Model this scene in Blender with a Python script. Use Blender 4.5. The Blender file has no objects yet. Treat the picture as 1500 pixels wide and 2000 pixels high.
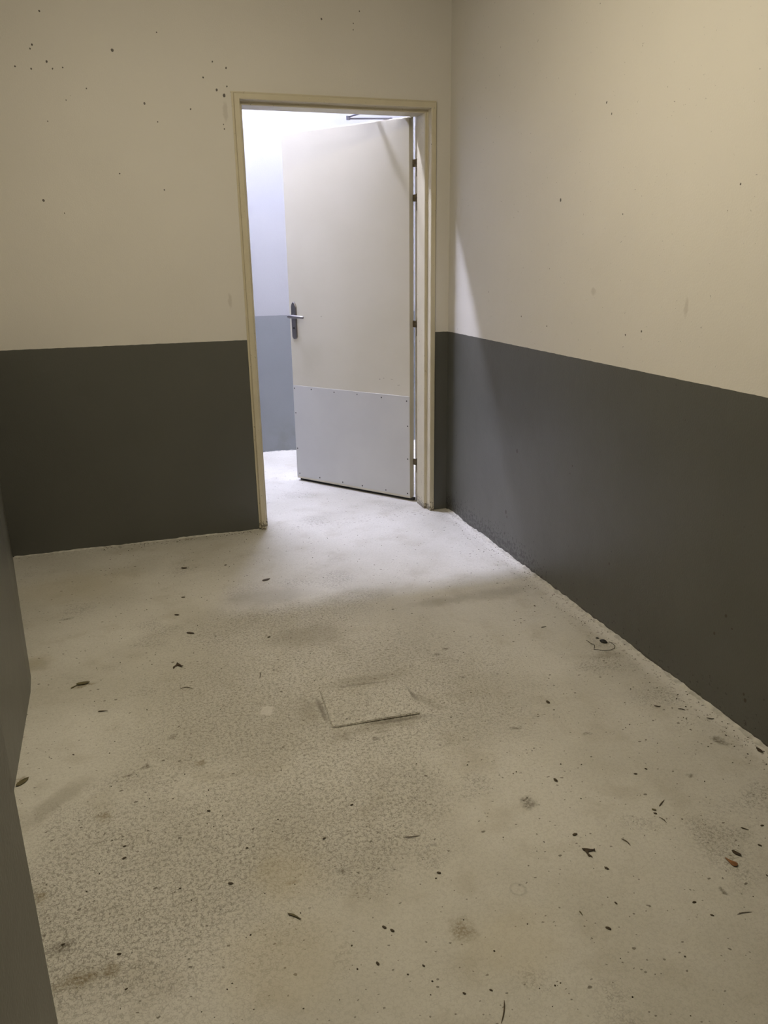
import bpy, bmesh, math, random
from mathutils import Vector, Matrix, noise

S = bpy.context.scene
COL = S.collection

# ------------------------------------------------------------------ camera
cam_d = bpy.data.cameras.new('camera')
cam = bpy.data.objects.new('camera', cam_d)
COL.objects.link(cam)
S.camera = cam
cam_d.sensor_fit = 'HORIZONTAL'
cam_d.sensor_width = 36.0
cam_d.lens = 36.0 * 1526.35 / 1500.0
cam_d.clip_start = 0.02
YAW, PITCH, ROLL = -0.3096, 0.3128, -0.0137
fw = Vector((-math.sin(YAW) * math.cos(PITCH), math.cos(YAW) * math.cos(PITCH), -math.sin(PITCH)))
r0 = Vector((math.cos(YAW), math.sin(YAW), 0))
u0 = r0.cross(fw)
rt = r0 * math.cos(ROLL) + u0 * math.sin(ROLL)
up = -r0 * math.sin(ROLL) + u0 * math.cos(ROLL)
M = Matrix((rt, up, -fw)).transposed().to_4x4()
M.translation = Vector((-1.6652, -4.0209, 1.3842))
cam.matrix_world = M

# ------------------------------------------------------------------ world, exposure
w = bpy.data.worlds.new('world')
S.world = w
w.use_nodes = True
w.node_tree.nodes['Background'].inputs[0].default_value = (0.5, 0.5, 0.5, 1)
w.node_tree.nodes['Background'].inputs[1].default_value = 0.0
S.view_settings.view_transform = 'Standard'
S.view_settings.look = 'None'
S.view_settings.gamma = 1.0
S.view_settings.use_curve_mapping = False
S.view_settings.exposure = 0.0

# lamps, none in view: (centre of tube, length, colour, strength)
CORRIDOR_LAMPS = [((-1.15, 1.10, 3.55), 1.20, (1.0, 1.04, 1.38), 300.0, 0),
                  ((2.20, 1.10, 3.55), 1.20, (1.0, 1.04, 1.38), 180.0, 0)]  # second batten is unseen, added to brighten the gap at the hinges
ROOM_LAMP = ((-1.35, -2.00), 0.13, (1.0, 0.89, 0.67), 168.0)     # unseen lamp added on the ceiling, made round to spread its light evenly
ROOM_H = 2.575
COR_H = 3.65
DADO = 1.007

# ------------------------------------------------------------------ node helpers
class N:
    def __init__(s, name):
        s.m = bpy.data.materials.new(name)
        s.m.use_nodes = True
        s.t = s.m.node_tree
        s.b = s.t.nodes['Principled BSDF']
        s.co = s.t.nodes.new('ShaderNodeTexCoord').outputs['Object']
    def new(s, kind, **kw):
        n = s.t.nodes.new(kind)
        for k, v in kw.items():
            setattr(n, k, v)
        return n
    def put(s, sock, v):
        if isinstance(v, bpy.types.NodeSocket):
            s.t.links.new(v, sock)
        else:
            sock.default_value = v
    def math(s, op, a, b=0.0, c=None, clamp=False):
        n = s.new('ShaderNodeMath', operation=op, use_clamp=clamp)
        s.put(n.inputs[0], a)
        s.put(n.inputs[1], b)
        if c is not None:
            s.put(n.inputs[2], c)
        return n.outputs[0]
    def noise(s, scale, detail=3.0, rough=0.5, vec=None, dist=0.0, out='Fac'):
        n = s.new('ShaderNodeTexNoise')
        s.put(n.inputs['Vector'], vec or s.co)
        n.inputs['Scale'].default_value = scale
        n.inputs['Detail'].default_value = detail
        n.inputs['Roughness'].default_value = rough
        n.inputs['Distortion'].default_value = dist
        return n.outputs[out]
    def voro(s, scale, feature='F1', vec=None, rnd=1.0, out='Distance'):
        n = s.new('ShaderNodeTexVoronoi', feature=feature)
        s.put(n.inputs['Vector'], vec or s.co)
        n.inputs['Scale'].default_value = scale
        n.inputs['Randomness'].default_value = rnd
        return n.outputs[out]
    def ramp(s, fac, stops):
        n = s.new('ShaderNodeValToRGB')
        e = n.color_ramp.elements
        while len(e) < len(stops):
            e.new(0.5)
        for i, (p, c) in enumerate(stops):
            e[i].position = p
            e[i].color = tuple(c) + (1,) if hasattr(c, '__len__') else (c, c, c, 1)
        s.put(n.inputs[0], fac)
        return n.outputs[0]
    def sm(s, v, lo, hi, a=0.0, b=1.0):
        n = s.new('ShaderNodeMapRange', interpolation_type='SMOOTHSTEP')
        for k, x in zip(('Value', 'From Min', 'From Max', 'To Min', 'To Max'), (v, lo, hi, a, b)):
            s.put(n.inputs[k], x)
        return n.outputs[0]
    def mix(s, fac, a, b, mode='MIX'):
        n = s.new('ShaderNodeMix', data_type='RGBA', blend_type=mode)
        s.put(n.inputs[0], fac)
        s.put(n.inputs[6], a if isinstance(a, bpy.types.NodeSocket) else tuple(a) + (1,))
        s.put(n.inputs[7], b if isinstance(b, bpy.types.NodeSocket) else tuple(b) + (1,))
        return n.outputs[2]
    def sep(s, v=None):
        n = s.new('ShaderNodeSeparateXYZ')
        s.put(n.inputs[0], v or s.co)
        return n.outputs
    def warp(s, amt, scale, detail=2.0):
        c = s.noise(scale, detail, out='Color')
        a = s.new('ShaderNodeVectorMath', operation='MULTIPLY_ADD')
        s.put(a.inputs[0], c)
        a.inputs[1].default_value = (amt, amt, amt)
        b = s.new('ShaderNodeVectorMath', operation='SUBTRACT')
        s.put(b.inputs[0], s.co)
        b.inputs[1].default_value = (amt / 2,) * 3
        s.t.links.new(b.outputs[0], a.inputs[2])
        return a.outputs[0]
    def spots(s, lst, vec):
        """lst of (x, y, z, rx, ry, rz, rot): smallest normalised distance to any ellipsoid"""
        cur = None
        for x, y, z, rx, ry, rz, ro in lst:
            m = s.new('ShaderNodeMapping', vector_type='TEXTURE')
            s.put(m.inputs[0], vec)
            m.inputs['Location'].default_value = (x, y, z)
            m.inputs['Rotation'].default_value = (0, 0, ro)
            m.inputs['Scale'].default_value = (rx, ry, rz)
            l = s.new('ShaderNodeVectorMath', operation='LENGTH')
            s.t.links.new(m.outputs[0], l.inputs[0])
            d = l.outputs['Value']
            cur = d if cur is None else s.math('MINIMUM', cur, d)
        return cur
    def bump(s, h, dist, strength=1.0, prev=None):
        n = s.new('ShaderNodeBump')
        s.put(n.inputs['Height'], h)
        n.inputs['Distance'].default_value = dist
        n.inputs['Strength'].default_value = strength
        if prev is not None:
            s.t.links.new(prev, n.inputs['Normal'])
        return n.outputs[0]
    def done(s, color, rough=0.5, normal=None, metal=0.0, spec=0.5):
        s.put(s.b.inputs['Base Color'], color if isinstance(color, bpy.types.NodeSocket) else tuple(color) + (1,))
        s.put(s.b.inputs['Roughness'], rough)
        s.b.inputs['Metallic'].default_value = metal
        s.b.inputs['Specular IOR Level'].default_value = spec
        if normal is not None:
            s.t.links.new(normal, s.b.inputs['Normal'])
        return s.m

CREAM = (0.60, 0.575, 0.525)
GREY = (0.090, 0.090, 0.078)

def wall_paint(name, specks=(), marks=(), low_chips=False, wear=False, CREAM=CREAM, GREY=GREY):
    n = N(name)
    z = n.sep()[2]
    edge = n.math('ADD', z, n.math('MULTIPLY', n.math('SUBTRACT', n.noise(26, 2), 0.5), 0.004))
    up_ = n.math('GREATER_THAN', edge, DADO)
    var = n.noise(1.3, 3)
    cream = n.mix(n.sm(var, .35, .65), CREAM, tuple(c * 0.965 for c in CREAM))
    grey = n.mix(n.sm(n.noise(2.1, 3), .3, .7), GREY, tuple(c * 0.92 for c in GREY))
    col = n.mix(up_, grey, cream)
    # faint random fly specks
    v = n.voro(9.0)
    cell = n.voro(9.0, out='Color')
    rnd = n.sep(cell)[0]
    sp = n.math('MULTIPLY', n.math('LESS_THAN', v, n.math('MULTIPLY', rnd, 0.02)), n.math('GREATER_THAN', rnd, 0.86))
    col = n.mix(n.math('MULTIPLY', sp, 0.45), col, (0.07, 0.055, 0.035))
    if specks:
        d = n.spots(specks, n.warp(0.006, 90))
        col = n.mix(n.sm(d, 0.75, 1.15, 0.92, 0.0), col, (0.035, 0.025, 0.015))
    if marks:
        d = n.spots(marks, n.warp(0.02, 40))
        col = n.mix(n.sm(d, 0.4, 1.15, 0.25, 0.0), col, (0.2, 0.16, 0.11))
    if low_chips:
        # paint knocked off and dirt stuck just above the floor
        yy = n.sep()[1]
        msk = n.math('MULTIPLY', n.sm(z, 0.01, 0.20, 1.0, 0.0), n.math('ADD', .45, n.math('MULTIPLY', n.sm(yy, -1.3, -.9), .75)))
        ch = n.sm(n.math('ADD', n.noise(55, 4, 0.75), n.math('MULTIPLY', msk, 0.17)), 0.675, 0.70)
        col = n.mix(n.math('MULTIPLY', ch, 0.8), col, (0.02, 0.017, 0.014))
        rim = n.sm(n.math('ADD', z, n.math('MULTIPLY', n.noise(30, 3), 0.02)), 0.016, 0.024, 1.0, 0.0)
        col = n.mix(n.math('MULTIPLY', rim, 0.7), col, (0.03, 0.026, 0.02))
    if wear:
        msk = n.math('MULTIPLY', n.sm(z, 0.05, 0.35, 1.0, 0.0), n.sm(n.noise(6, 4), .4, .65))
        col = n.mix(n.math('MULTIPLY', msk, 0.4), col, (0.12, 0.125, 0.10))
        ch = n.sm(n.noise(60, 3, 0.7), 0.66, 0.7)
        ch = n.math('MULTIPLY', ch, n.sm(z, 0.05, 0.12, 1.0, 0.0))
        col = n.mix(ch, col, (0.25, 0.25, 0.24))
    b = n.bump(n.math('ADD', n.math('MULTIPLY', n.noise(160, 1), .42), n.math('MULTIPLY', n.noise(7, 2), 2.5)), 0.001, 1.0)
    rough = n.sm(up_, 0, 1, 0.36, 0.55)
    return n.done(col, rough, b)

# specks measured on the back wall (x, z, radius)
BACK = [(-1.8654, 2.3931, .006), (-1.9119, 2.2658, .0065), (-1.9223, 2.2505, .005), (-1.5897, 2.2633, .009), (-1.8622, 2.2053, .0065),
        (-1.9898, 2.1807, .005), (-1.9279, 2.1746, .006), (-1.8423, 2.179, .005), (-1.8007, 2.1861, .004), (-1.7146, 2.1094, .0045),
        (-1.4758, 2.0606, .0075), (-1.8895, 1.9741, .004), (-1.1628, 2.2426, .005), (-1.103, 2.2194, .006), (-1.2089, 2.1765, .006),
        (-1.1048, 2.1455, .005), (-1.152, 2.1287, .008), (-1.1203, 2.1066, .010), (-1.2761, 2.0452, .0055), (-1.4265, 1.9874, .0045),
        (-1.1293, 1.9681, .005), (-1.1324, 1.9865, .004), (-1.9505, 1.6533, .0075), (-1.6144, 1.7687, .005), (-1.4246, 1.7021, .0045),
        (-1.8039, 2.0595, .0035), (-1.3961, 2.3441, .004), (-0.6493, 2.4447, .006), (-0.4971, 2.436, .004), (-0.4978, 2.4108, .004),
        (-0.4659, 2.4882, .0045), (-1.87, 1.60, .0035)]
back_sp = [(x, 0, z, r * .68, .2, r * .78, 0) for x, z, r in BACK]
RIGHT = [(-1.126, 1.5939, .006), (-1.0674, 1.1113, .003), (-0.838, 1.1367, .003), (-0.8505, 0.5312, .009), (-0.7598, 0.2071, .009),
         (-0.7725, 0.1849, .006), (-0.147, 0.1357, .005), (-0.1343, 0.4603, .004), (-1.3309, 0.5769, .004), (-1.3152, 0.5408, .003),
         (-1.6346, 0.2648, .005), (-2.2574, 0.3254, .005), (-2.2181, 0.2474, .005), (-2.2889, 0.2966, .003), (-2.3779, 0.0985, .006),
         (-2.37, 0.115, .004), (-1.4034, 1.8896, .0035), (-1.4397, 1.8488, .003), (-1.62, 1.12, .003), (-1.71, 1.14, .004),
         (-1.55, 1.52, .0025), (-2.1, 1.57, .003)]
right_sp = [(0, y, z, .2, r, r * 1.2, 0) for y, z, r in RIGHT]
right_mk = [(0, -1.9254, 1.23, .2, .012, .035, 0), (0, -1.4, 1.26, .2, .02, .016, 0), (0, -0.15, 0.35, .2, .004, .12, 0)]

mat_back = wall_paint('back wall paint', back_sp, [(-1.16, 0, 1.20, .012, .2, .04, 0), (-1.12, 0, 2.04, .012, .2, .05, 0)])
mat_right = wall_paint('right wall paint', right_sp, right_mk, low_chips=True)
mat_left = wall_paint('left wall paint', [(-1.8675, -3.084, .47, .003, .003, .045, 0), (-1.868, -3.082, .76, .006, .01, .012, 0), (-2.12, -1.85, .13, .02, .01, .02, 0), (-2.09, -2.1, .2, .02, .006, .02, 0)])
mat_corr = wall_paint('corridor wall paint light-balanced', wear=True, CREAM=(0.33, 0.33, 0.335), GREY=(0.20, 0.21, 0.22))  # room paint with cream darkened and grey lightened to offset the corridor light

# ------------------------------------------------------------------ floor material
def floor_mat(name, stains=True):
    n = N(name)
    wv = n.warp(0.05, 9, 3)
    big = n.noise(1.7, 4, 0.55)
    mid = n.noise(6.5, 4, 0.6)
    col = n.mix(n.sm(big, .35, .68), (0.57, 0.55, 0.495), (0.465, 0.445, 0.385))
    col = n.mix(n.sm(mid, .5, .72, 0, 0.5), col, (0.40, 0.37, 0.30))
    # open grain of the painted screed, stronger where it is worn
    d_worn = n.spots([(-1.14, -1.80, 0, .75, .62, 1, 0), (-1.75, -2.45, 0, .45, .40, 1, 0.3), (-1.25, -2.35, 0, .35, .3, 1, 0), (-1.2, -1.2, 0, .45, .3, 1, 0)], n.warp(0.35, 5, 3))
    worn = n.math('MAXIMUM', n.sm(d_worn, 0.45, 1.15, 1.0, 0.0), n.sm(n.noise(3.1, 3), .56, .68, 0, .8))
    gv = n.warp(0.006, 120, 2)
    edge = n.voro(150, 'DISTANCE_TO_EDGE', n.warp(0.010, 85, 3))
    crack = n.math('MULTIPLY', n.sm(edge, 0.0, 0.30, 1.0, 0.0), n.sm(n.noise(105, 3, 0.7), .38, .62))
    crack = n.math('MAXIMUM', crack, n.sm(n.noise(240, 3, 0.65), .56, .70, 0, .75))
    gamt = n.math('ADD', 0.20, n.math('MULTIPLY', worn, 0.60))
    col = n.mix(n.math('MULTIPLY', crack, gamt), col, (0.17, 0.15, 0.115))
    lite = n.sm(n.noise(210, 2, 0.6, vec=gv), .56, .74)
    col = n.mix(n.math('MULTIPLY', lite, n.math('ADD', 0.12, n.math('MULTIPLY', worn, 0.25))), col, (0.68, 0.66, 0.61))
    # pits and grit trodden in: elongated dark specks of three sizes
    speck = None
    for sc, th, pr, st in ((34, .18, .66, .9), (15, .11, .66, .95), (70, .22, .64, .8)):
        m = n.new('ShaderNodeMapping')
        n.put(m.inputs[0], n.warp(0.012, 60, 2))
        m.inputs['Scale'].default_value = (1.0, 1.35, 1.0)
        m.inputs['Rotation'].default_value = (0, 0, 0.4 + sc)
        v = n.voro(sc, vec=m.outputs[0])
        c = n.sep(n.voro(sc, vec=m.outputs[0], out='Color'))
        r = n.math('MULTIPLY', c[1], th)
        k = n.sm(n.math('SUBTRACT', v, r), -0.03, 0.01, 1.0, 0.0)
        k = n.math('MULTIPLY', n.math('MULTIPLY', k, n.math('GREATER_THAN', c[0], pr)), st)
        speck = k if speck is None else n.math('MAXIMUM', speck, k)
    col = n.mix(n.math('MULTIPLY', speck, 0.85), col, (0.085, 0.068, 0.045))
    # fine scratches
    m = n.new('ShaderNodeMapping')
    n.put(m.inputs[0], n.warp(0.1, 6, 2))
    m.inputs['Scale'].default_value = (5, 46, 1)
    m.inputs['Rotation'].default_value = (0, 0, -0.25)
    sc = n.sm(n.noise(2.2, 4, 0.7, vec=m.outputs[0]), .67, .72, 0, .38)
    col = n.mix(sc, col, (0.27, 0.24, 0.19))
    if stains:
        st = n.warp(0.045, 38, 4)
        brk = n.sm(n.noise(140, 4, .7), .36, .60, .25, 1.0)
        # brown spill stains
        d = n.spots([(-1.8999, -2.666, 0, .055, .022, 1, .1), (-1.855, -2.163, 0, .022, .022, 1, 0), (-1.9941, -2.4085, 0, .015, .02, 1, 0),
                     (-1.4323, -2.545, 0, .016, .011, 1, .2), (-1.8342, -2.6607, 0, .02, .018, 1, 0), (-1.59, -2.01, 0, .022, .018, 1, 0),
                     (-1.1097, -2.80, 0, .03, .036, 1, .3), (-1.93, -1.43, 0, .045, .014, 1, .1), (-2.08, -1.93, 0, .022, .014, 1, 0.9)], st)
        col = n.mix(n.math('MULTIPLY', brk, n.sm(d, 0.3, 1.35, 0.70, 0.0)), col, (0.17, 0.125, 0.05))
        # dark grime spots
        d = n.spots([(-0.7768, -2.4724, 0, .022, .03, 1, 0), (-0.299, -2.52, 0, .012, .012, 1, 0), (-1.9332, -2.57, 0, .028, .02, 1, .2),
                     (-1.3088, -2.547, 0, .016, .013, 1, 0), (-0.503, -2.895, 0, .014, .009, 1, -1.2), (-0.457, -2.25, 0, .013, .009, 1, 0),
                     (-1.74, -1.975, 0, .016, .014, 1, 0), (-1.79, -2.0, 0, .02, .008, 1, .3), (-1.66, -1.85, 0, .018, .009, 1, .4), (-0.105, -2.405, 0, .02, .026, 1, 0), (-0.65, -2.15, 0, .02, .01, 1, 0),
                     (-0.70, -1.63, 0, .02, .012, 1, 0), (-0.66, -1.60, 0, .014, .01, 1, 0), (-1.07, -2.06, 0, .018, .01, 1, 0), (-2.02, -0.85, 0, .03, .012, 1, 0)], st)
        col = n.mix(n.math('MULTIPLY', brk, n.sm(d, 0.2, 1.3, 0.80, 0.0)), col, (0.09, 0.073, 0.045))
        # wide faint rubbing and grime drawn over the paint
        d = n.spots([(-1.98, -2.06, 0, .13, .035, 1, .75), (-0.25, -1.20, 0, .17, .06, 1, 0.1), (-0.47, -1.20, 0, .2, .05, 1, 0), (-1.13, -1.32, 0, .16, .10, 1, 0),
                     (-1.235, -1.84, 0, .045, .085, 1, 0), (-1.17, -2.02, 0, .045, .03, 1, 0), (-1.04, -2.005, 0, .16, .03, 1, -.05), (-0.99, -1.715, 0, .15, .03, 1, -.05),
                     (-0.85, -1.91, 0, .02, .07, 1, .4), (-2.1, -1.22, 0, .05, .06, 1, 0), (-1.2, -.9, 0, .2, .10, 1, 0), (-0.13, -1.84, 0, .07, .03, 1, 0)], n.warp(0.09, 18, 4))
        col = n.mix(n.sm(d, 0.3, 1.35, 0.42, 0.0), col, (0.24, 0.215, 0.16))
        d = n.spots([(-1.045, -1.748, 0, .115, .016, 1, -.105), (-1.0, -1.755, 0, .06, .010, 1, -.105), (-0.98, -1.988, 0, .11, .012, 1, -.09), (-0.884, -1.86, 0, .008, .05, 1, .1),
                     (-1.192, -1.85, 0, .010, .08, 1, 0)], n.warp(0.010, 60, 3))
        col = n.mix(n.sm(d, 0.2, 1.4, 0.62, 0.0), col, (0.10, 0.088, 0.062))  # shadow lines and grime along the cover plate edges, painted into the colour
        # bare pale patch of filler and a ring mark
        d = n.spots([(-1.3602, -1.7991, 0, .026, .03, 1, 0)], st)
        col = n.mix(n.sm(d, 0.7, 1.1, 0.6, 0.0), col, (0.62, 0.60, 0.55))
        rg = n.spots([(-0.9429, -2.736, 0, .018, .018, 1, 0)], n.warp(0.008, 60))
        ring = n.math('MULTIPLY', n.sm(rg, .7, .9), n.sm(rg, 1.0, 1.2, 1, 0))
        col = n.mix(n.math('MULTIPLY', ring, 0.22), col, (0.14, 0.12, 0.09))
        # tan blotches
        d = n.spots([(-2.12, -1.21, 0, .07, .06, 1, 0), (-1.44, -2.52, 0, .1, .1, 1, 0), (-1.02, -2.86, 0, .12, .1, 1, 0), (-1.5, -2.75, 0, .14, .14, 1, 0), (-2.0, -.5, 0, .3, .2, 1, 0)], n.warp(0.1, 12, 3))
        col = n.mix(n.sm(d, 0.3, 1.3, 0.22, 0.0), col, (0.40, 0.33, 0.18))
        # pale cement smeared along the right-hand wall, grit lines beside it
        x = n.sep(n.warp(0.05, 8, 4))[0]
        col = n.mix(n.sm(x, -0.075, -0.03, 0, 0.55), col, (0.66, 0.64, 0.59))
        y = n.sep(n.warp(0.05, 8, 4))[1]
        near = n.math('MULTIPLY', n.sm(y, -0.10, -0.04, 0, 1), n.sm(y, 0.0, 0.06, 1, 0))
        dirt = n.math('MULTIPLY', n.sm(n.noise(55, 3, .7), .56, .66), n.math('MAXIMUM', near, n.sm(x, -0.13, -0.03)))
        col = n.mix(n.math('MULTIPLY', dirt, 0.55), col, (0.13, 0.10, 0.065))
    h = n.math('SUBTRACT', 1.0, n.math('MULTIPLY', crack, n.math('ADD', 0.35, n.math('MULTIPLY', worn, 0.65))))
    hh = n.math('ADD', n.math('MULTIPLY', h, 0.9), n.math('MULTIPLY', n.noise(22, 3, .6), 2.1))
    b = n.bump(hh, 0.001, 1.0)
    return n.done(col, 0.62, b, spec=0.4)

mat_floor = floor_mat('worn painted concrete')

def plain(name, c, rough=0.5, metal=0.0, var=0.08, sc=14, bump=0.0, spec=0.5):
    n = N(name)
    col = n.mix(n.sm(n.noise(sc, 4), .3, .7), c, tuple(x * (1 - var) for x in c))
    nb = n.bump(n.noise(sc * 12, 2), 0.001, bump) if bump else None
    return n.done(col, rough, nb, metal, spec)

mat_ceil = plain('ceiling paint', (0.50, 0.48, 0.44), 0.7, var=.05, sc=3)
mat_cceil = plain('corridor ceiling paint', (0.82, 0.81, 0.80), 0.7, var=.05, sc=3)
def frame_paint():
    n = N('door frame cream enamel')
    z = n.sep()[2]
    col = n.mix(n.sm(n.noise(9, 4), .3, .7), (0.54, 0.49, 0.36), (0.505, 0.455, 0.33))
    foot = n.sm(n.math('ADD', n.noise(70, 3, .7), n.sm(z, 0.0, 0.09, .22, 0.0)), .66, .72)
    col = n.mix(n.math('MULTIPLY', foot, .8), col, (0.06, 0.045, 0.03))
    return n.done(col, 0.38, n.bump(n.noise(108, 2), 0.001, .15))
mat_frame = frame_paint()
mat_steel = plain('brushed steel', (0.25, 0.235, 0.24), 0.38, 1.0, var=.12, sc=30)
mat_steel_dk = plain('tarnished hinge steel', (0.20, 0.165, 0.11), 0.5, 0.6, var=.5, sc=60)
mat_closer = plain('closer arm metal', (0.22, 0.22, 0.26), 0.4, 0.8, var=.1)
mat_screw = plain('dark screw head', (0.03, 0.03, 0.03), 0.5, 0.4, var=.1)
mat_gap_shade = plain('black strip for gap shade', (0.015, 0.013, 0.012), 0.7, var=.2)
mat_plate = plain('floor plate paint', (0.5, 0.48, 0.43), 0.6)
mat_white = plain('white enamel housing', (0.75, 0.75, 0.74), 0.4, var=.03)
mat_cement = plain('pale crumbling cement', (0.56, 0.54, 0.48), 0.8, var=.35, sc=40, bump=.8)

def leaf_paint():
    n = N('door leaf cream paint')
    col = n.mix(n.sm(n.noise(2.2, 3), .3, .7), (0.60, 0.57, 0.485), (0.57, 0.54, 0.45))
    z = n.sep()[2]
    # small knocks low on the leaf (leaf local coordinates: x along the width, z up)
    d = n.spots([(-.235, 0, .715, .006, 1, .003, 0), (-.205, 0, .72, .004, 1, .003, 0), (-.10, 0, .69, .012, 1, .002, 0), (-.15, 0, .72, .01, 1, .002, 0),
                 (-.66, 0, 1.06, .006, 1, .003, 0)], n.warp(0.012, 60))
    col = n.mix(n.sm(d, 0.7, 1.2, 0.6, 0.0), col, (0.22, 0.18, 0.13))
    b = n.bump(n.noise(150, 2), 0.0008, .3)
    return n.done(col, 0.42, b)
mat_leaf = leaf_paint()

def kick_paint():
    n = N('grey kick plate')
    col = n.mix(n.sm(n.noise(3, 3), .3, .7), (0.56, 0.56, 0.555), (0.52, 0.52, 0.52))
    sc = n.sm(n.noise(28, 4, .75), .70, .74, 0, .4)
    col = n.mix(sc, col, (0.18, 0.18, 0.18))
    return n.done(col, 0.4, n.bump(n.noise(120, 2), 0.0006, .25))
mat_kick = kick_paint()

def emis(name, col, strength):
    n = N(name)
    n.b.inputs['Base Color'].default_value = (0.8, 0.8, 0.8, 1)
    n.b.inputs['Emission Color'].default_value = tuple(col) + (1,)
    n.b.inputs['Emission Strength'].default_value = strength
    return n.m

# ------------------------------------------------------------------ mesh helpers
def link(name, bm, mat, parent=None, smooth=False, **tags):
    me = bpy.data.meshes.new(name)
    bmesh.ops.recalc_face_normals(bm, faces=bm.faces)
    bm.to_mesh(me)
    bm.free()
    me.materials.append(mat)
    if smooth:
        for p in me.polygons:
            p.use_smooth = True
    o = bpy.data.objects.new(name, me)
    COL.objects.link(o)
    if parent is not None:
        o.parent = parent
    for k, v in tags.items():
        o[k] = v
    return o

def empty(name, loc=(0, 0, 0), rz=0.0, **tags):
    o = bpy.data.objects.new(name, None)
    o.empty_display_size = 0.1
    COL.objects.link(o)
    o.location = loc
    o.rotation_euler = (0, 0, rz)
    for k, v in tags.items():
        o[k] = v
    return o

def box(bm, x0, x1, y0, y1, z0, z1, bev=0.0, seg=2):
    vs = [bm.verts.new((x, y, z)) for x in (x0, x1) for y in (y0, y1) for z in (z0, z1)]
    fs = [(0, 1, 3, 2), (4, 6, 7, 5), (0, 4, 5, 1), (2, 3, 7, 6), (0, 2, 6, 4), (1, 5, 7, 3)]
    faces = [bm.faces.new([vs[i] for i in f]) for f in fs]
    if bev:
        es = list({e for f in faces for e in f.edges})
        bmesh.ops.bevel(bm, geom=es, offset=bev, segments=seg, affect='EDGES', profile=0.6)

def prism(bm, pts, z0, z1):
    a = [bm.verts.new((x, y, z0)) for x, y in pts]
    b = [bm.verts.new((x, y, z1)) for x, y in pts]
    k = len(pts)
    bm.faces.new(a[::-1])
    bm.faces.new(b)
    for i in range(k):
        bm.faces.new((a[i], a[(i + 1) % k], b[(i + 1) % k], b[i]))

def tube(bm, pts, rad, seg=10):
    pts = [Vector(p) for p in pts]
    if not hasattr(rad, '__len__'):
        rad = [rad] * len(pts)
    rings = []
    ref = None
    for i, p in enumerate(pts):
        t = (pts[min(i + 1, len(pts) - 1)] - pts[max(i - 1, 0)]).normalized()
        if ref is None:
            ref = Vector((0, 0, 1)) if abs(t.z) < 0.9 else Vector((1, 0, 0))
        a = t.cross(ref).normalized()
        b = t.cross(a).normalized()
        ref = b.cross(t) if False else ref
        rings.append([bm.verts.new(p + rad[i] * (math.cos(q) * a + math.sin(q) * b)) for q in [2 * math.pi * j / seg for j in range(seg)]])
    for r1, r2 in zip(rings, rings[1:]):
        for j in range(seg):
            bm.faces.new((r1[j], r1[(j + 1) % seg], r2[(j + 1) % seg], r2[j]))
    bm.faces.new(rings[0][::-1])
    bm.faces.new(rings[-1])

# ------------------------------------------------------------------ the room and corridor shell
T = 0.225                      # thickness of the wall with the doorway
XL, XR, ZT = -1.079, -0.079, 2.121   # outer edges of the door frame

# floor: one slab, finely cut near the camera side so its faint unevenness is real
bm = bmesh.new()
X0, X1, Y0, Y1 = -4.2, 3.2, -6.6, 2.0
NX, NY = 120, 140
grid = []
for i in range(NX + 1):
    row = []
    for j in range(NY + 1):
        x = X0 + (X1 - X0) * i / NX
        y = Y0 + (Y1 - Y0) * j / NY
        row.append(bm.verts.new((x, y, 0.0012 * (noise.noise(Vector((x * 2.3, y * 2.3, 0)))) - 0.0006)))
    grid.append(row)
for i in range(NX):
    for j in range(NY):
        bm.faces.new((grid[i][j], grid[i + 1][j], grid[i + 1][j + 1], grid[i][j + 1]))
r = bmesh.ops.extrude_face_region(bm, geom=list(bm.faces))
bmesh.ops.translate(bm, vec=(0, 0, -0.12), verts=[v for v in r['geom'] if isinstance(v, bmesh.types.BMVert)])
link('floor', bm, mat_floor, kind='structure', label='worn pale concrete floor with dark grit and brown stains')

bm = bmesh.new()
box(bm, -4.2, XL + .004, 0, T, 0, 3.80)
box(bm, XR - .004, 3.2, 0, T, 0, 3.80)
box(bm, XL + .004, XR - .004, 0, T, ZT - .004, 3.80)
link('wall_back', bm, mat_back, kind='structure', label='cream wall with dark grey lower half and an open doorway')

bm = bmesh.new()
box(bm, 0, 0.16, -6.6, 0, 0, 2.75)
link('wall_right', bm, mat_right, kind='structure', label='cream wall with dark grey lower half right of the doorway')

# left wall: runs in slightly askew, straightens, then steps inwards again
bm = bmesh.new()
line = [(-2.317, 0.0), (-2.215, -0.655), (-2.112, -1.309), (-2.103, -1.42), (-2.094, -1.96), (-2.07, -2.99), (-1.876, -3.062), (-1.867, -3.064), (-1.864, -3.070), (-1.870, -4.2), (-1.874, -4.9), (-2.9, -4.95), (-2.9, -6.6), (-4.2, -6.6), (-4.2, 0.0)]
prism(bm, line, 0, 2.75)
link('wall_left', bm, mat_left, kind='structure', label='skewed wall at the left edge, grey below and cream above')

bm = bmesh.new()
box(bm, -4.2, 3.2, -6.75, -6.6, 0, 2.75)
link('wall_front', bm, mat_left, kind='structure', label='cream and grey wall behind the viewer')

bm = bmesh.new()
box(bm, -4.2, 0.16, -6.6, 0, ROOM_H, ROOM_H + .12)
link('ceiling', bm, mat_ceil, kind='structure', label='flat cream ceiling above the room')

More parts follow.
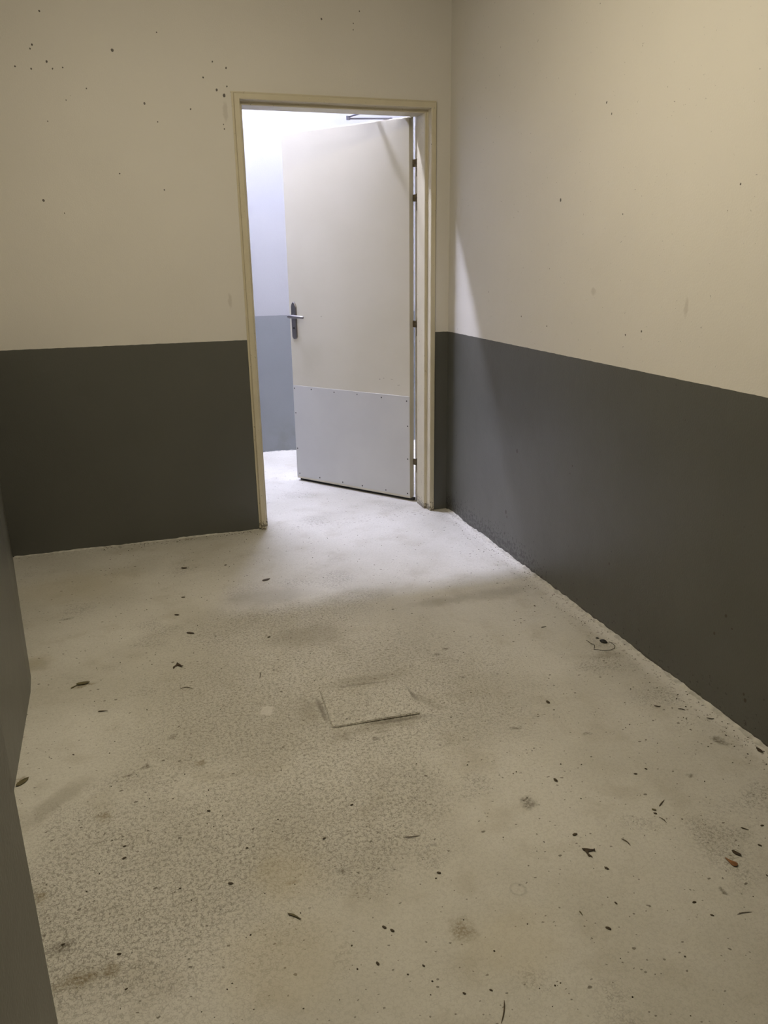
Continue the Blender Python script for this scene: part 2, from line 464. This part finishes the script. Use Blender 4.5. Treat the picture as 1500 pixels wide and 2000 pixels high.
bm = bmesh.new()
box(bm, -4.2, 3.2, 1.762, 1.95, 0, 3.80)
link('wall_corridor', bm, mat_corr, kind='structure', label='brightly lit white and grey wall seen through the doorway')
bm = bmesh.new()
box(bm, -4.35, -4.2, T, 1.95, 0, 3.80)
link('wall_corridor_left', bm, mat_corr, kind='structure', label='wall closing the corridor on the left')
bm = bmesh.new()
box(bm, 3.2, 3.35, T, 1.95, 0, 3.80)
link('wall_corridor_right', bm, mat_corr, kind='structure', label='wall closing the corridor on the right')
bm = bmesh.new()
box(bm, -4.2, 3.2, T, 1.762, COR_H, COR_H + .12)
link('ceiling_corridor', bm, mat_cceil, kind='structure', label='white ceiling of the corridor behind the door')

# crumbled cement fillets where the walls meet the floor
def fillet(name, p0, p1, nrm, wid, hgt, seed, label):
    rnd = random.Random(seed)
    p0, p1, nrm = Vector(p0), Vector(p1), Vector(nrm)
    L = (p1 - p0).length
    k = int(L / 0.012)
    bm = bmesh.new()
    prev = None
    for i in range(k + 1):
        c = p0.lerp(p1, i / k)
        f = 0.55 + 0.9 * noise.noise(Vector((i * .06, seed, 0))) + 0.55 * noise.noise(Vector((i * .35, seed, 3))) + rnd.uniform(-.12, .12)
        f = max(0.08, f)
        a = bm.verts.new((c.x, c.y, hgt * f))
        b = bm.verts.new(c + nrm * wid * f * 0.55 + Vector((0, 0, hgt * f * .45)))
        d = bm.verts.new(c + nrm * wid * f + Vector((0, 0, -0.002)))
        e = bm.verts.new((c.x, c.y, -0.002))
        cur = (a, b, d, e)
        if prev:
            for q in range(4):
                bm.faces.new((prev[q], cur[q], cur[(q + 1) % 4], prev[(q + 1) % 4]))
        else:
            bm.faces.new(cur)
        prev = cur
    bm.faces.new(prev[::-1])
    return link(name, bm, mat_cement, kind='structure', label=label)
fillet('trim_1', (0, -0.03, 0), (0, -4.5, 0), (-1, 0, 0), 0.022, 0.011, 1, 'crumbled pale cement along the foot of the right wall')
fillet('trim_2', (-2.31, 0, 0), (-1.09, 0, 0), (0, -1, 0), 0.012, 0.007, 2, 'thin cement line along the foot of the back wall')
fillet('trim_3', (-2.6, 1.762, 0), (1.2, 1.762, 0), (0, -1, 0), 0.014, 0.008, 3, 'cement line along the foot of the corridor wall')

# ------------------------------------------------------------------ steel door frame (stepped profile swept round the opening)
def frame():
    # (inward offset from the outer edge, depth y)
    prof = [(0.0, 0.0), (0.0, -0.010), (0.003, -0.013), (0.0240, -0.013), (0.0272, -0.0100), (0.0272, 0.036), (0.0295, 0.0395), (0.0395, 0.0395), (0.0425, 0.0425),
            (0.0425, 0.156), (0.0270, 0.160), (0.0270, T + .004), (0.0250, T + .009), (-0.016, T + .009), (-0.018, T), (0.0, T)]
    bm = bmesh.new()
    loops = []
    for stage in range(4):
        L = []
        for o, y in prof:
            if stage == 0:
                v = (XL + o, y, 0)
            elif stage == 1:
                v = (XL + o, y, ZT - o)
            elif stage == 2:
                v = (XR - o, y, ZT - o)
            else:
                v = (XR - o, y, 0)
            L.append(bm.verts.new(v))
        loops.append(L)
    k = len(prof)
    for a, b in zip(loops, loops[1:]):
        for i in range(k):
            bm.faces.new((a[i], a[(i + 1) % k], b[(i + 1) % k], b[i]))
    bm.faces.new(loops[0][::-1])
    bm.faces.new(loops[-1])
    bmesh.ops.bevel(bm, geom=[e for e in bm.edges if e.calc_length() > 0.5], offset=0.0008, segments=1, affect='EDGES')
    return link('trim_4', bm, mat_frame, kind='structure', label='cream stepped steel door frame around the open doorway')
frame()
# thin seam strip between frame and wall (left and top)
bm = bmesh.new()
box(bm, XL - .010, XL, -.003, 0, 0.008, ZT + .004, .001)
box(bm, XL - .013, XR + .002, -.004, 0, ZT - .001, ZT + .006, .001)
link('trim_5', bm, mat_frame, kind='structure', label='thin painted filler seam around the outside of the door frame')

# ------------------------------------------------------------------ the open door
# door local space: x along the leaf from the hinge side, y away from this room, z up
DX, DY = -0.607, 0.794
ang = math.atan2(DY, DX)
# local +y must point to (0.794, 0.607): mirror-free frame needs x to run the other way, so the leaf runs along -x
door = empty('door_1', (-0.133, 0.183, 0), math.atan2(-DY, -DX), kind='structure',
             label='cream door with a grey kick plate standing half open into the corridor')
# with this rotation local +x = (.607,-.794); local +y = (.794,.607); leaf spans x from -0.025 to -0.910
def lx(u):
    return -u
bm = bmesh.new()
box(bm, lx(.910), lx(.025), 0, .034, .018, 2.083, .0015)
box(bm, lx(.921), lx(.0255), .028, .043, .022, 2.092, .0015)
leaf = link('door_leaf', bm, mat_leaf, door)
bm = bmesh.new()
box(bm, lx(.909), lx(.0265), -.0022, .0002, .030, .629, .0007, 1)
kick = link('kick_plate', bm, mat_kick, door, label='flat grey kick plate fixed with dark screws')
for u, z in [(.899, .610), (.760, .613), (.578, .610), (.402, .612), (.224, .608), (.046, .602), (.896, .452), (.040, .455), (.896, .219), (.040, .258),
             (.887, .051), (.718, .045), (.532, .043), (.378, .043), (.2, .043), (.042, .046)]:
    bm = bmesh.new()
    bmesh.ops.create_cone(bm, cap_ends=True, segments=14, radius1=.0044, radius2=.0030, depth=.0018,
                          matrix=Matrix.Translation((lx(u), -.0029, z)) @ Matrix.Rotation(math.radians(90), 4, 'X'))
    link('screw', bm, mat_screw, kick, smooth=False)
bm = bmesh.new()
box(bm, lx(.900), lx(.012), .018, .036, .0025, .019, .001, 1)  # dark strip filling the gap, standing for the shade under the leaf
link('door_gap_shade', bm, mat_gap_shade, door, label='black strip for gap shade under the door')

# lever handle: long rounded back plate, neck and lever
def handle():
    bm = bmesh.new()
    w, z0, z1 = .0205, .917, 1.143
    pts = []
    for i in range(13):
        a = math.pi + math.pi * i / 12
        pts.append((math.cos(a) * w, z0 + w + math.sin(a) * w))
    pts += [(w, 1.112), (w * .92, 1.122), (w * .62, 1.134), (w * .2, 1.1425), (-w * .2, 1.1425), (-w * .62, 1.134), (-w * .92, 1.122), (-w, 1.112)]
    def ring(y, s):
        return [bm.verts.new((lx(.873) + x * s, y, 1.03 + (z - 1.03) * (1 - (1 - s) * .18))) for x, z in pts]
    r1, r2, r3 = ring(0, 1), ring(-.004, 1), ring(-.0085, .80)
    k = len(pts)
    for a, b in ((r1, r2), (r2, r3)):
        for i in range(k):
            bm.faces.new((a[i], a[(i + 1) % k], b[(i + 1) % k], b[i]))
    bm.faces.new(r3)
    bm.faces.new(r1[::-1])
    pl = link('handle_plate', bm, mat_steel, door, label='long brushed steel handle plate')
    bm = bmesh.new()
    zc = 1.058
    xc = lx(.873)
    tube(bm, [(xc, -.006, zc), (xc, -.022, zc), (xc, -.038, zc)], [.0125, .0095, .0095], 16)
    pts_ = [(xc - .012, -.047, zc - .001), (xc - .006, -.049, zc), (xc + .006, -.050, zc), (xc + .03, -.050, zc - .001), (xc + .06, -.049, zc - .002), (xc + .09, -.047, zc - .003), (xc + .108, -.045, zc - .004), (xc + .113, -.045, zc - .004)]
    tube(bm, pts_, [.005, .0100, .0115, .0105, .0095, .009, .008, .003], 14)
    tube(bm, [(xc, -.036, zc), (xc, -.049, zc)], [.0095, .0088], 14)
    link('lever', bm, mat_steel, pl, smooth=True)
    bm = bmesh.new()
    bmesh.ops.create_cone(bm, cap_ends=True, segments=16, radius1=.0065, radius2=.0055, depth=.002,
                          matrix=Matrix.Translation((xc, -.0092, .985)) @ Matrix.Rotation(math.radians(90), 4, 'X'))
    link('keyhole', bm, mat_screw, pl)
handle()

# four hinges: flag screwed to the leaf, barrel with its lower half on the frame
for z1, z0 in ((1.888, 1.799), (1.716, 1.630), (1.058, .971), (.262, .175)):
    h = bmesh.new()
    zm = z0 + (z1 - z0) * .5
    px, py = .0085, .028
    tube(h, [(px, py, zm + .001), (px, py, z1 - .003), (px, py, z1)], [.0075, .0075, .005], 14)
    box(h, -.020, .008, py - .004, py + .0005, zm + .003, z1 - .004, .0006, 1)
    hg = link('hinge', h, mat_steel_dk, door, label='tarnished steel hinge')
    h = bmesh.new()
    tube(h, [(px + .001, py, z0), (px + .001, py, z0 + .003), (px + .001, py, zm - .001)], [.005, .0072, .0072], 14)
    link('hinge_pin', h, mat_steel_dk, hg)

# overhead closer on the corridor face with its folding arm
bm = bmesh.new()
box(bm, lx(.36), lx(.10), .043, .088, 2.000, 2.062, .006, 3)
cl = link('door_closer', bm, mat_closer, door, label='grey metal door closer body')
bm = bmesh.new()
def wl(x, y):   # world xy -> door local xy
    dx, dy = x + .133, y - .183
    return (dx * .607 - dy * .794, dx * .794 + dy * .607)
s0 = wl(-.200, .345)
tube(bm, [(s0[0], s0[1], 2.055), (s0[0], s0[1], 2.100)], .009, 12)
e0 = wl(-.420, .400)
def bar(bm, a, b, z, w_, t_):
    a, b = Vector(a), Vector(b)
    d = (b - a).normalized()
    nrm = Vector((-d.y, d.x)) * w_ / 2
    p = [a + nrm, b + nrm, b - nrm, a - nrm]
    prism(bm, [(q.x, q.y) for q in p], z - t_ / 2, z + t_ / 2)
bar(bm, s0, e0, 2.096, .018, .006)
tube(bm, [(e0[0], e0[1], 2.090), (e0[0], e0[1], 2.109)], .011, 12)
f0 = wl(-.372, .262)
a3, b3 = Vector((e0[0], e0[1], 2.105)), Vector((f0[0], f0[1], 2.110))
tube(bm, [a3, a3.lerp(b3, .5), b3], .0055, 10)
fw0, fw1 = wl(-.36, .2345), wl(-.31, .2345)
link('closer_arm', bm, mat_closer, cl, label='folding closer arm')
bm = bmesh.new()
box(bm, -.405, -.345, T + .009, T + .040, 2.098, 2.124, .003, 2)
ob = link('closer_bracket', bm, mat_closer, cl)
ob.matrix_parent_inverse = (Matrix.Translation(Vector(door.location)) @ Matrix.Rotation(door.rotation_euler.z, 4, 'Z')).inverted()

# ------------------------------------------------------------------ lamps
def batten(lamp, ceil_z, label, group):
    (x, y, z), L, c, st, rz = lamp
    root = empty('fluorescent_lamp', (x, y, ceil_z), rz, label=label, category='lamp', group=group)
    bm = bmesh.new()
    top = 0.0
    box(bm, -L / 2 - .03, L / 2 + .03, -.06, .06, z - ceil_z + .030, top, .005, 2)
    link('housing', bm, mat_white, root)
    for sx in (-1, 1):
        bm = bmesh.new()
        box(bm, min(sx * (L / 2), sx * (L / 2 + .025)), max(sx * (L / 2), sx * (L / 2 + .025)), -.057, .057, z - ceil_z - .024, z - ceil_z + .032, .003, 2)
        link('lamp_holder', bm, mat_white, root)
    bm = bmesh.new()
    box(bm, -L / 2, L / 2, -.055, .055, z - ceil_z - .022, z - ceil_z + .028, .016, 3)
    link('diffuser', bm, emis('lamp diffuser ' + group, c, st), root)
batten(CORRIDOR_LAMPS[0], COR_H, 'white fluorescent batten on the corridor ceiling just above the open doorway', 'corridor lamps')
batten(CORRIDOR_LAMPS[1], COR_H, 'unseen white fluorescent batten added on the corridor ceiling beyond the hinge side of the door', 'corridor lamps')
def bulkhead():
    (x, y), r_, c, st = ROOM_LAMP
    root = empty('unseen_bulkhead_lamp', (x, y, ROOM_H), 0, label='unseen round warm white bulkhead lamp added on the ceiling of the near room', category='lamp')
    bm = bmesh.new()
    bmesh.ops.create_cone(bm, cap_ends=True, segments=40, radius1=r_ + .012, radius2=r_ + .022, depth=.03, matrix=Matrix.Translation((0, 0, -.015)))
    link('base', bm, mat_white, root)
    bm = bmesh.new()
    rings = []
    for i in range(9):
        a = math.pi / 2 * i / 8
        rr, zz = r_ * math.cos(a), -.030 - .075 * math.sin(a)
        if i == 8:
            rings.append([bm.verts.new((0, 0, zz))])
        else:
            rings.append([bm.verts.new((rr * math.cos(q), rr * math.sin(q), zz)) for q in [2 * math.pi * j / 32 for j in range(32)]])
    for a, b in zip(rings, rings[1:]):
        for j in range(32):
            if len(b) == 1:
                bm.faces.new((a[j], a[(j + 1) % 32], b[0]))
            else:
                bm.faces.new((a[j], a[(j + 1) % 32], b[(j + 1) % 32], b[j]))
    link('lamp_shade', bm, emis('bulkhead glow', c, st), root, smooth=True)
bulkhead()

# ------------------------------------------------------------------ raised cover plate in the floor
c_ = [(-1.172, -1.741), (-0.884, -1.772), (-0.902, -1.982), (-1.186, -1.965)]
ctr = Vector((sum(p[0] for p in c_) / 4, sum(p[1] for p in c_) / 4, 0))
root = None
bm = bmesh.new()
hts = (.009, .010, .009, .004)
bot = [bm.verts.new((x, y, -.002)) for x, y in c_]
topv = [bm.verts.new((x, y, h)) for (x, y), h in zip(c_, hts)]
bm.faces.new(bot[::-1])
bm.faces.new(topv)
for i in range(4):
    bm.faces.new((bot[i], bot[(i + 1) % 4], topv[(i + 1) % 4], topv[i]))
bmesh.ops.bevel(bm, geom=list(bm.edges), offset=.0025, segments=3, affect='EDGES')
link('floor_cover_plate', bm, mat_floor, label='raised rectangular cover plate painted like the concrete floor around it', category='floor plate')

# ------------------------------------------------------------------ loose litter on the floor
mt = dict(
    brown=plain('orange brown dry leaf', (0.28, 0.115, 0.03), .6, var=.5, sc=60),
    dark=plain('dark dry leaf', (0.055, 0.035, 0.015), .7, var=.5, sc=80),
    olive=plain('olive dry leaf', (0.12, 0.10, 0.04), .7, var=.4, sc=80),
    chip=plain('dark grit', (0.065, 0.047, 0.024), .8, var=.5, sc=90),
    twig=plain('twig bark', (0.11, 0.08, 0.045), .8, var=.4, sc=90),
    black=plain('black gravel', (0.012, 0.011, 0.009), .6, var=.4, sc=90),
    wire=plain('dark wire', (0.06, 0.05, 0.035), .5, var=.3, sc=60))

def scrap(name, a, b, outline, mat, label, cat, h=.002, seed=0, group=None):
    """a curled scrap; convex-ish outlines in units along a->b (0..1) and across it"""
    a, b = Vector(a), Vector(b)
    d = b - a
    n_ = Vector((-d.y, d.x))
    c = (a + b) / 2
    bm = bmesh.new()
    rnd = random.Random(seed)
    for piece in (outline if isinstance(outline[0], list) else [outline]):
        top, bot_ = [], []
        for s_, t_ in piece:
            p = a + d * s_ + n_ * t_ - c
            z = h * (0.5 + 1.6 * abs(s_ - .5)) + rnd.uniform(0, h * .3)
            top.append(bm.verts.new((p.x, p.y, z)))
            bot_.append(bm.verts.new((p.x, p.y, max(0.0, z - .0011))))
        k = len(piece)
        for ring, flip in ((top, False), (bot_, True)):
            cc = sum((v.co for v in ring), Vector()) / k
            m = bm.verts.new(cc)
            for q in range(k):
                f = (ring[q], ring[(q + 1) % k], m)
                bm.faces.new(f[::-1] if flip else f)
        for q in range(k):
            r2 = (q + 1) % k
            bm.faces.new((bot_[q], bot_[r2], top[r2], top[q]))
    o = link(name, bm, mat, label=label, category=cat)
    o.location = (c.x, c.y, .0006)
    if group:
        o['group'] = group
    return o

def twig(a, b, r_, label, bend=.12, mat=None, name='twig', cat='twig', group=None):
    a, b = Vector(a), Vector(b)
    d = b - a
    n_ = Vector((-d.y, d.x))
    c = (a + b) / 2
    pts = []
    for i in range(7):
        t = i / 6
        p = a + d * t + n_ * bend * math.sin(math.pi * t) - c
        pts.append((p.x, p.y, r_ * (1.0 + .5 * math.sin(5 * t))))
    bm = bmesh.new()
    tube(bm, pts, [r_ * .5, r_, r_ * 1.15, r_, r_ * .95, r_ * .8, r_ * .35], 7)
    o = link(name, bm, mat or mt['twig'], smooth=True, label=label, category=cat)
    o.location = (c.x, c.y, 0.0004)
    if group:
        o['group'] = group
    return o

def chip(a, b, wr, mat, label, name='dirt_chip', cat='chip', group=None, hh=.35, seed=0):
    a, b = Vector(a), Vector(b)
    d = b - a
    L = d.length
    c = (a + b) / 2
    rnd = random.Random(seed)
    bm = bmesh.new()
    bmesh.ops.create_icosphere(bm, subdivisions=2, radius=1.0)
    ca, sa = d.x / L, d.y / L
    for v in bm.verts:
        q = v.co.copy()
        f = 1 + .30 * noise.noise(q * 1.7 + Vector((seed, seed * .7, 0)))
        x, y, z = q.x * L / 2 * f, q.y * L / 2 * wr * f, q.z * L / 2 * wr * hh * f
        v.co = Vector((x * ca - y * sa, x * sa + y * ca, z))
    mz = min(v.co.z for v in bm.verts)
    for v in bm.verts:
        v.co.z = max(v.co.z - mz * .4, 0)
    o = link(name, bm, mat, smooth=False, label=label, category=cat)
    o.location = (c.x, c.y, .0003)
    if group:
        o['group'] = group
    return o

LEAF = [(0, 0), (.12, .06), (.3, .10), (.5, .20), (.7, .26), (.9, .24), (1.0, .08), (1.02, -.08), (.86, -.20), (.66, -.20), (.45, -.10), (.25, -.04), (.1, -.03)]
OVAL = [(0, 0), (.12, .14), (.32, .22), (.55, .24), (.8, .16), (1, 0), (.82, -.12), (.55, -.18), (.3, -.16), (.1, -.10)]
TORN = [[(0, .10), (.3, .16), (.62, .16), (.66, -.08), (.5, -.16), (.18, -.10)], [(.58, .15), (.84, .12), (1, .20), (1.0, -.10), (.88, .0), (.62, -.10)],
        [(.20, -.06), (.46, -.10), (.50, -.24), (.48, -.40), (.36, -.40)], [(.36, -.38), (.54, -.42), (.62, -.58), (.52, -.66), (.40, -.58)], [(.56, -.52), (.62, -.50), (.74, -.72), (.70, -.74)]]
BLADE = [(0, 0), (.15, .07), (.35, .13), (.6, .10), (.85, .04), (1, 0), (.85, -.03), (.6, .0), (.35, -.02), (.15, -.06)]

scrap('dry_leaf', (-0.4284, -2.8089), (-0.4190, -2.8400), LEAF, mt['brown'], 'orange-brown pointed dry leaf scrap near the lower right edge', 'leaf', .0022, 1)
scrap('dry_leaf', (-0.3955, -2.7945), (-0.3850, -2.8160), OVAL, mt['dark'], 'dark oval dry leaf scrap just above the orange-brown one', 'leaf', .0022, 2)
scrap('dry_leaf', (-0.7375, -2.6740), (-0.7090, -2.6880), TORN, mt['dark'], 'dark brown torn T-shaped leaf scrap on the open floor at lower right', 'leaf', .002, 3)
scrap('dry_leaf', (-1.4606, -2.636), (-1.4345, -2.6630), BLADE, mt['olive'], 'olive curved leaf blade lying below the floor plate near the bottom', 'leaf', .002, 4)
scrap('dry_leaf', (-1.9580, -1.4221), (-1.9122, -1.4207), OVAL, mt['olive'], 'large brown crumpled leaf scrap near the bend of the left wall', 'leaf', .003, 5)
scrap('dry_leaf', (-1.9740, -1.4440), (-1.9520, -1.4240), BLADE, mt['olive'], 'small brown leaf sliver beside the crumpled leaf by the left wall', 'leaf', .002, 6)
scrap('dry_leaf', (-2.0900, -1.9560), (-2.0600, -1.9240), OVAL, mt['olive'], 'brown leaf scrap pressed against the inner corner of the left wall', 'leaf', .003, 7)
scrap('dry_leaf', (-0.3160, -2.7350), (-0.3035, -2.7500), BLADE, mt['dark'], 'thin dark leaf sliver right of the torn scrap, close to the right edge', 'leaf', .0015, 8)
scrap('dry_leaf', (-0.0310, -2.4751), (-0.0307, -2.5016), OVAL, mt['dark'], 'dark leaf crumb against the foot of the right wall at the photo edge', 'leaf', .003, 9)
scrap('dry_leaf', (-0.4850, -2.6030), (-0.4765, -2.6115), OVAL, mt['olive'], 'tiny tan seed husk beside the short straight twig', 'leaf', .0015, 10)
scrap('dry_leaf', (-1.1960, -0.7235), (-1.1570, -0.7090), OVAL, mt['dark'], 'long dark leaf scrap on the floor in front of the left door jamb', 'leaf', .002, 11)
scrap('dry_leaf', (-1.5640, -1.1430), (-1.5350, -1.1600), OVAL, mt['dark'], 'dark narrow leaf scrap on the floor midway to the left wall', 'leaf', .002, 12)
scrap('dry_leaf', (-1.5340, -0.4360), (-1.5060, -0.4470), OVAL, mt['dark'], 'small dark leaf scrap before the back wall left of the doorway', 'leaf', .002, 13)
scrap('dry_leaf', (-1.8820, -1.6260), (-1.8520, -1.6330), BLADE, mt['dark'], 'thin dark leaf sliver between the left wall and the floor plate', 'leaf', .002, 14)
scrap('dry_leaf', (-1.6190, -1.3830), (-1.6020, -1.4170), TORN, mt['dark'], 'ragged dark leaf crumb on the floor left of the plate', 'leaf', .003, 15)
scrap('dry_leaf', (-0.2395, -1.5640), (-0.2150, -1.5620), BLADE, mt['dark'], 'thin dark leaf sliver near the right wall left of the pebble', 'leaf', .002, 16)
scrap('dry_leaf', (-0.8442, -2.8379), (-0.8440, -2.8520), BLADE, mt['olive'], 'tiny olive leaf curl at the left end of the lower right scuffs', 'leaf', .0015, 17)

twig((-0.459, -2.5994), (-0.4304, -2.5824), .0011, 'short straight brown twig on the floor at lower right', .0)
twig((-0.4859, -2.6357), (-0.481, -2.6592), .0008, 'thin bent twig just below the pair of tiny chips at lower right', .1)
twig((-0.6247, -2.6729), (-0.6164, -2.6997), .0010, 'slightly curved grey twig right of the torn leaf scrap', .14)
twig((-0.5206, -2.9571), (-0.4854, -2.9616), .0008, 'pale thin twig near the bottom right of the floor', .05)
twig((-1.1374, -2.4915), (-1.095, -2.4982), .0010, 'thin twig with a thick end lying below the floor plate', -.05)
twig((-1.1001, -2.9839), (-1.1262, -3.0243), .0011, 'dark stalk at the very bottom of the floor', .04)
twig((-1.6182, -1.5684), (-1.5782, -1.5795), .0010, 'arched pale stalk on the floor left of the plate', .22)
twig((-1.3419, -1.5477), (-1.3478, -1.5833), .0013, 'short dark upright-lying stick left of the floor plate', .02, mt['chip'])
twig((-0.1706, -2.1829), (-0.1512, -2.1918), .0014, 'small dark arched stem near the right wall, farthest of three', -.22, mt['chip'])
twig((-0.1113, -2.2249), (-0.0926, -2.2377), .0014, 'small dark knobbly stem near the right wall, middle of three', .08, mt['chip'])
twig((-0.0597, -2.2966), (-0.0403, -2.3074), .0014, 'small dark arched stem near the right wall, nearest of three', -.18, mt['chip'])

chip((-0.0830, -1.7340), (-0.0710, -1.7610), .75, mt['black'], 'black gravel stone inside the wire loop beside the right wall', 'pebble', 'pebble', hh=.6, seed=3)
chip((-0.0850, -1.7080), (-0.0768, -1.7180), .6, mt['black'], 'tiny black stone just behind the black gravel stone', 'pebble', 'pebble', hh=.6, seed=4)
bm = bmesh.new()
W_ = [(-0.130, -1.715), (-0.1296, -1.7307), (-0.130, -1.744), (-0.1233, -1.7606), (-0.1351, -1.7783), (-0.1456, -1.791), (-0.1286, -1.799), (-0.1114, -1.8097),
      (-0.0864, -1.8141), (-0.0683, -1.8064), (-0.0547, -1.7897), (-0.0520, -1.7691), (-0.0600, -1.757)]
tube(bm, [(x + .09, y + 1.77, .0013 + .002 * abs(math.sin(i * .9))) for i, (x, y) in enumerate(W_)], .0009, 6)
o = link('wire', bm, mt['wire'], smooth=True, label='loop of thin dark wire on the floor beside the right wall', category='wire')
o.location = (-.09, -1.77, 0)

CH = [(-0.4895, -2.6165, -0.4811, -2.6222), (-0.7317, -2.6217, -0.7175, -2.62), (-0.8109, -2.617, -0.8104, -2.6222), (-0.2638, -2.7455, -0.2533, -2.7458),
      (-0.3191, -2.7962, -0.3132, -2.8044), (-0.3734, -2.8826, -0.3733, -2.8889), (-0.5922, -2.8974, -0.5815, -2.8984), (-0.7171, -2.7399, -0.7113, -2.7511),
      (-0.5772, -2.9379, -0.5706, -2.9441), (-0.7551, -2.8395, -0.7529, -2.848), (-0.8131, -2.8932, -0.8050, -2.9040), (-0.4810, -2.042, -0.4830, -2.0618),
      (-0.4413, -2.461, -0.4314, -2.4644), (-0.3971, -2.4492, -0.3927, -2.4573), (-0.6619, -2.4067, -0.6606, -2.423), (-0.1655, -1.3687, -0.1636, -1.3801),
      (-1.2709, -2.7353, -1.2648, -2.7451), (-1.2576, -2.7495, -1.2505, -2.7586), (-1.3103, -2.8181, -1.3084, -2.8287), (-1.2228, -2.8554, -1.2197, -2.8621),
      (-1.1011, -2.6277, -1.0916, -2.6343), (-1.1702, -2.9409, -1.1653, -2.9465), (-1.1168, -2.9517, -1.1117, -2.9566), (-1.4789, -2.8745, -1.4745, -2.8745),
      (-1.3311, -2.433, -1.322, -2.4284), (-1.2306, -2.3313, -1.2205, -2.329), (-1.5959, -2.2277, -1.5866, -2.2323), (-1.5194, -2.4004, -1.5119, -2.4005),
      (-1.8087, -2.2967, -1.7989, -2.2963), (-1.8109, -2.3408, -1.8001, -2.3366), (-1.936, -2.5632, -1.9279, -2.5622), (-1.6856, -2.4815, -1.6796, -2.4836),
      (-1.575, -2.502, -1.5640, -2.508), (-1.8078, -2.7205, -1.8012, -2.7178), (-1.8225, -2.6252, -1.8132, -2.6283), (-1.5594, -0.7836, -1.5425, -0.7896),
      (-1.3364, -0.469, -1.3224, -0.4657), (-1.2712, -1.2874, -1.2568, -1.2831), (-1.5979, -0.9529, -1.5807, -0.9673), (-1.949, -1.8448, -1.9430, -1.8502)]
for i, (x0, y0, x1, y1) in enumerate(CH):
    chip((x0, y0), (x1, y1), .55, mt['chip'], 'small dark crumb of dirt lying loose on the concrete floor', group='loose dirt crumbs on the floor', seed=i * 3.1)

# fine grit nobody could count, thicker along the walls
bm = bmesh.new()
rnd = random.Random(7)
def crumb(x, y, s):
    if x < -1.90 and y < .1:
        return
    a0 = rnd.uniform(0, 6.28)
    ex = rnd.uniform(.45, 1)
    vs = []
    k = 5
    for j in range(k):
        a = a0 + j * 2 * math.pi / k
        px, py = math.cos(a) * s * rnd.uniform(.7, 1.2), math.sin(a) * s * ex * rnd.uniform(.7, 1.2)
        vs.append((x + px * math.cos(a0) - py * math.sin(a0), y + px * math.sin(a0) + py * math.cos(a0)))
    lo = [bm.verts.new((p[0], p[1], -.0003)) for p in vs]
    tp = bm.verts.new((x, y, s * rnd.uniform(.5, .9) + .0004))
    for j in range(k):
        bm.faces.new((lo[j], lo[(j + 1) % k], tp))
for i in range(620):
    crumb(rnd.uniform(-2.0, -.05), rnd.uniform(-3.3, -.1), rnd.choice((.0012, .0015, .002, .0028)))
for i in range(330):
    crumb(-abs(rnd.gauss(0, .06)) - .012, rnd.uniform(-3.2, -.15), rnd.choice((.0015, .002, .003)))
for i in range(150):
    crumb(rnd.uniform(-2.25, -1.1), -abs(rnd.gauss(0, .03)) - .01, rnd.choice((.0015, .0025, .0035)))
for i in range(120):
    crumb(rnd.uniform(-1.5, .6), rnd.uniform(.3, 1.7), rnd.choice((.0015, .0025, .003)))
link('grit', bm, mt['chip'], kind='stuff', label='fine dark grit scattered over the concrete floor, thicker by the walls', category='grit')
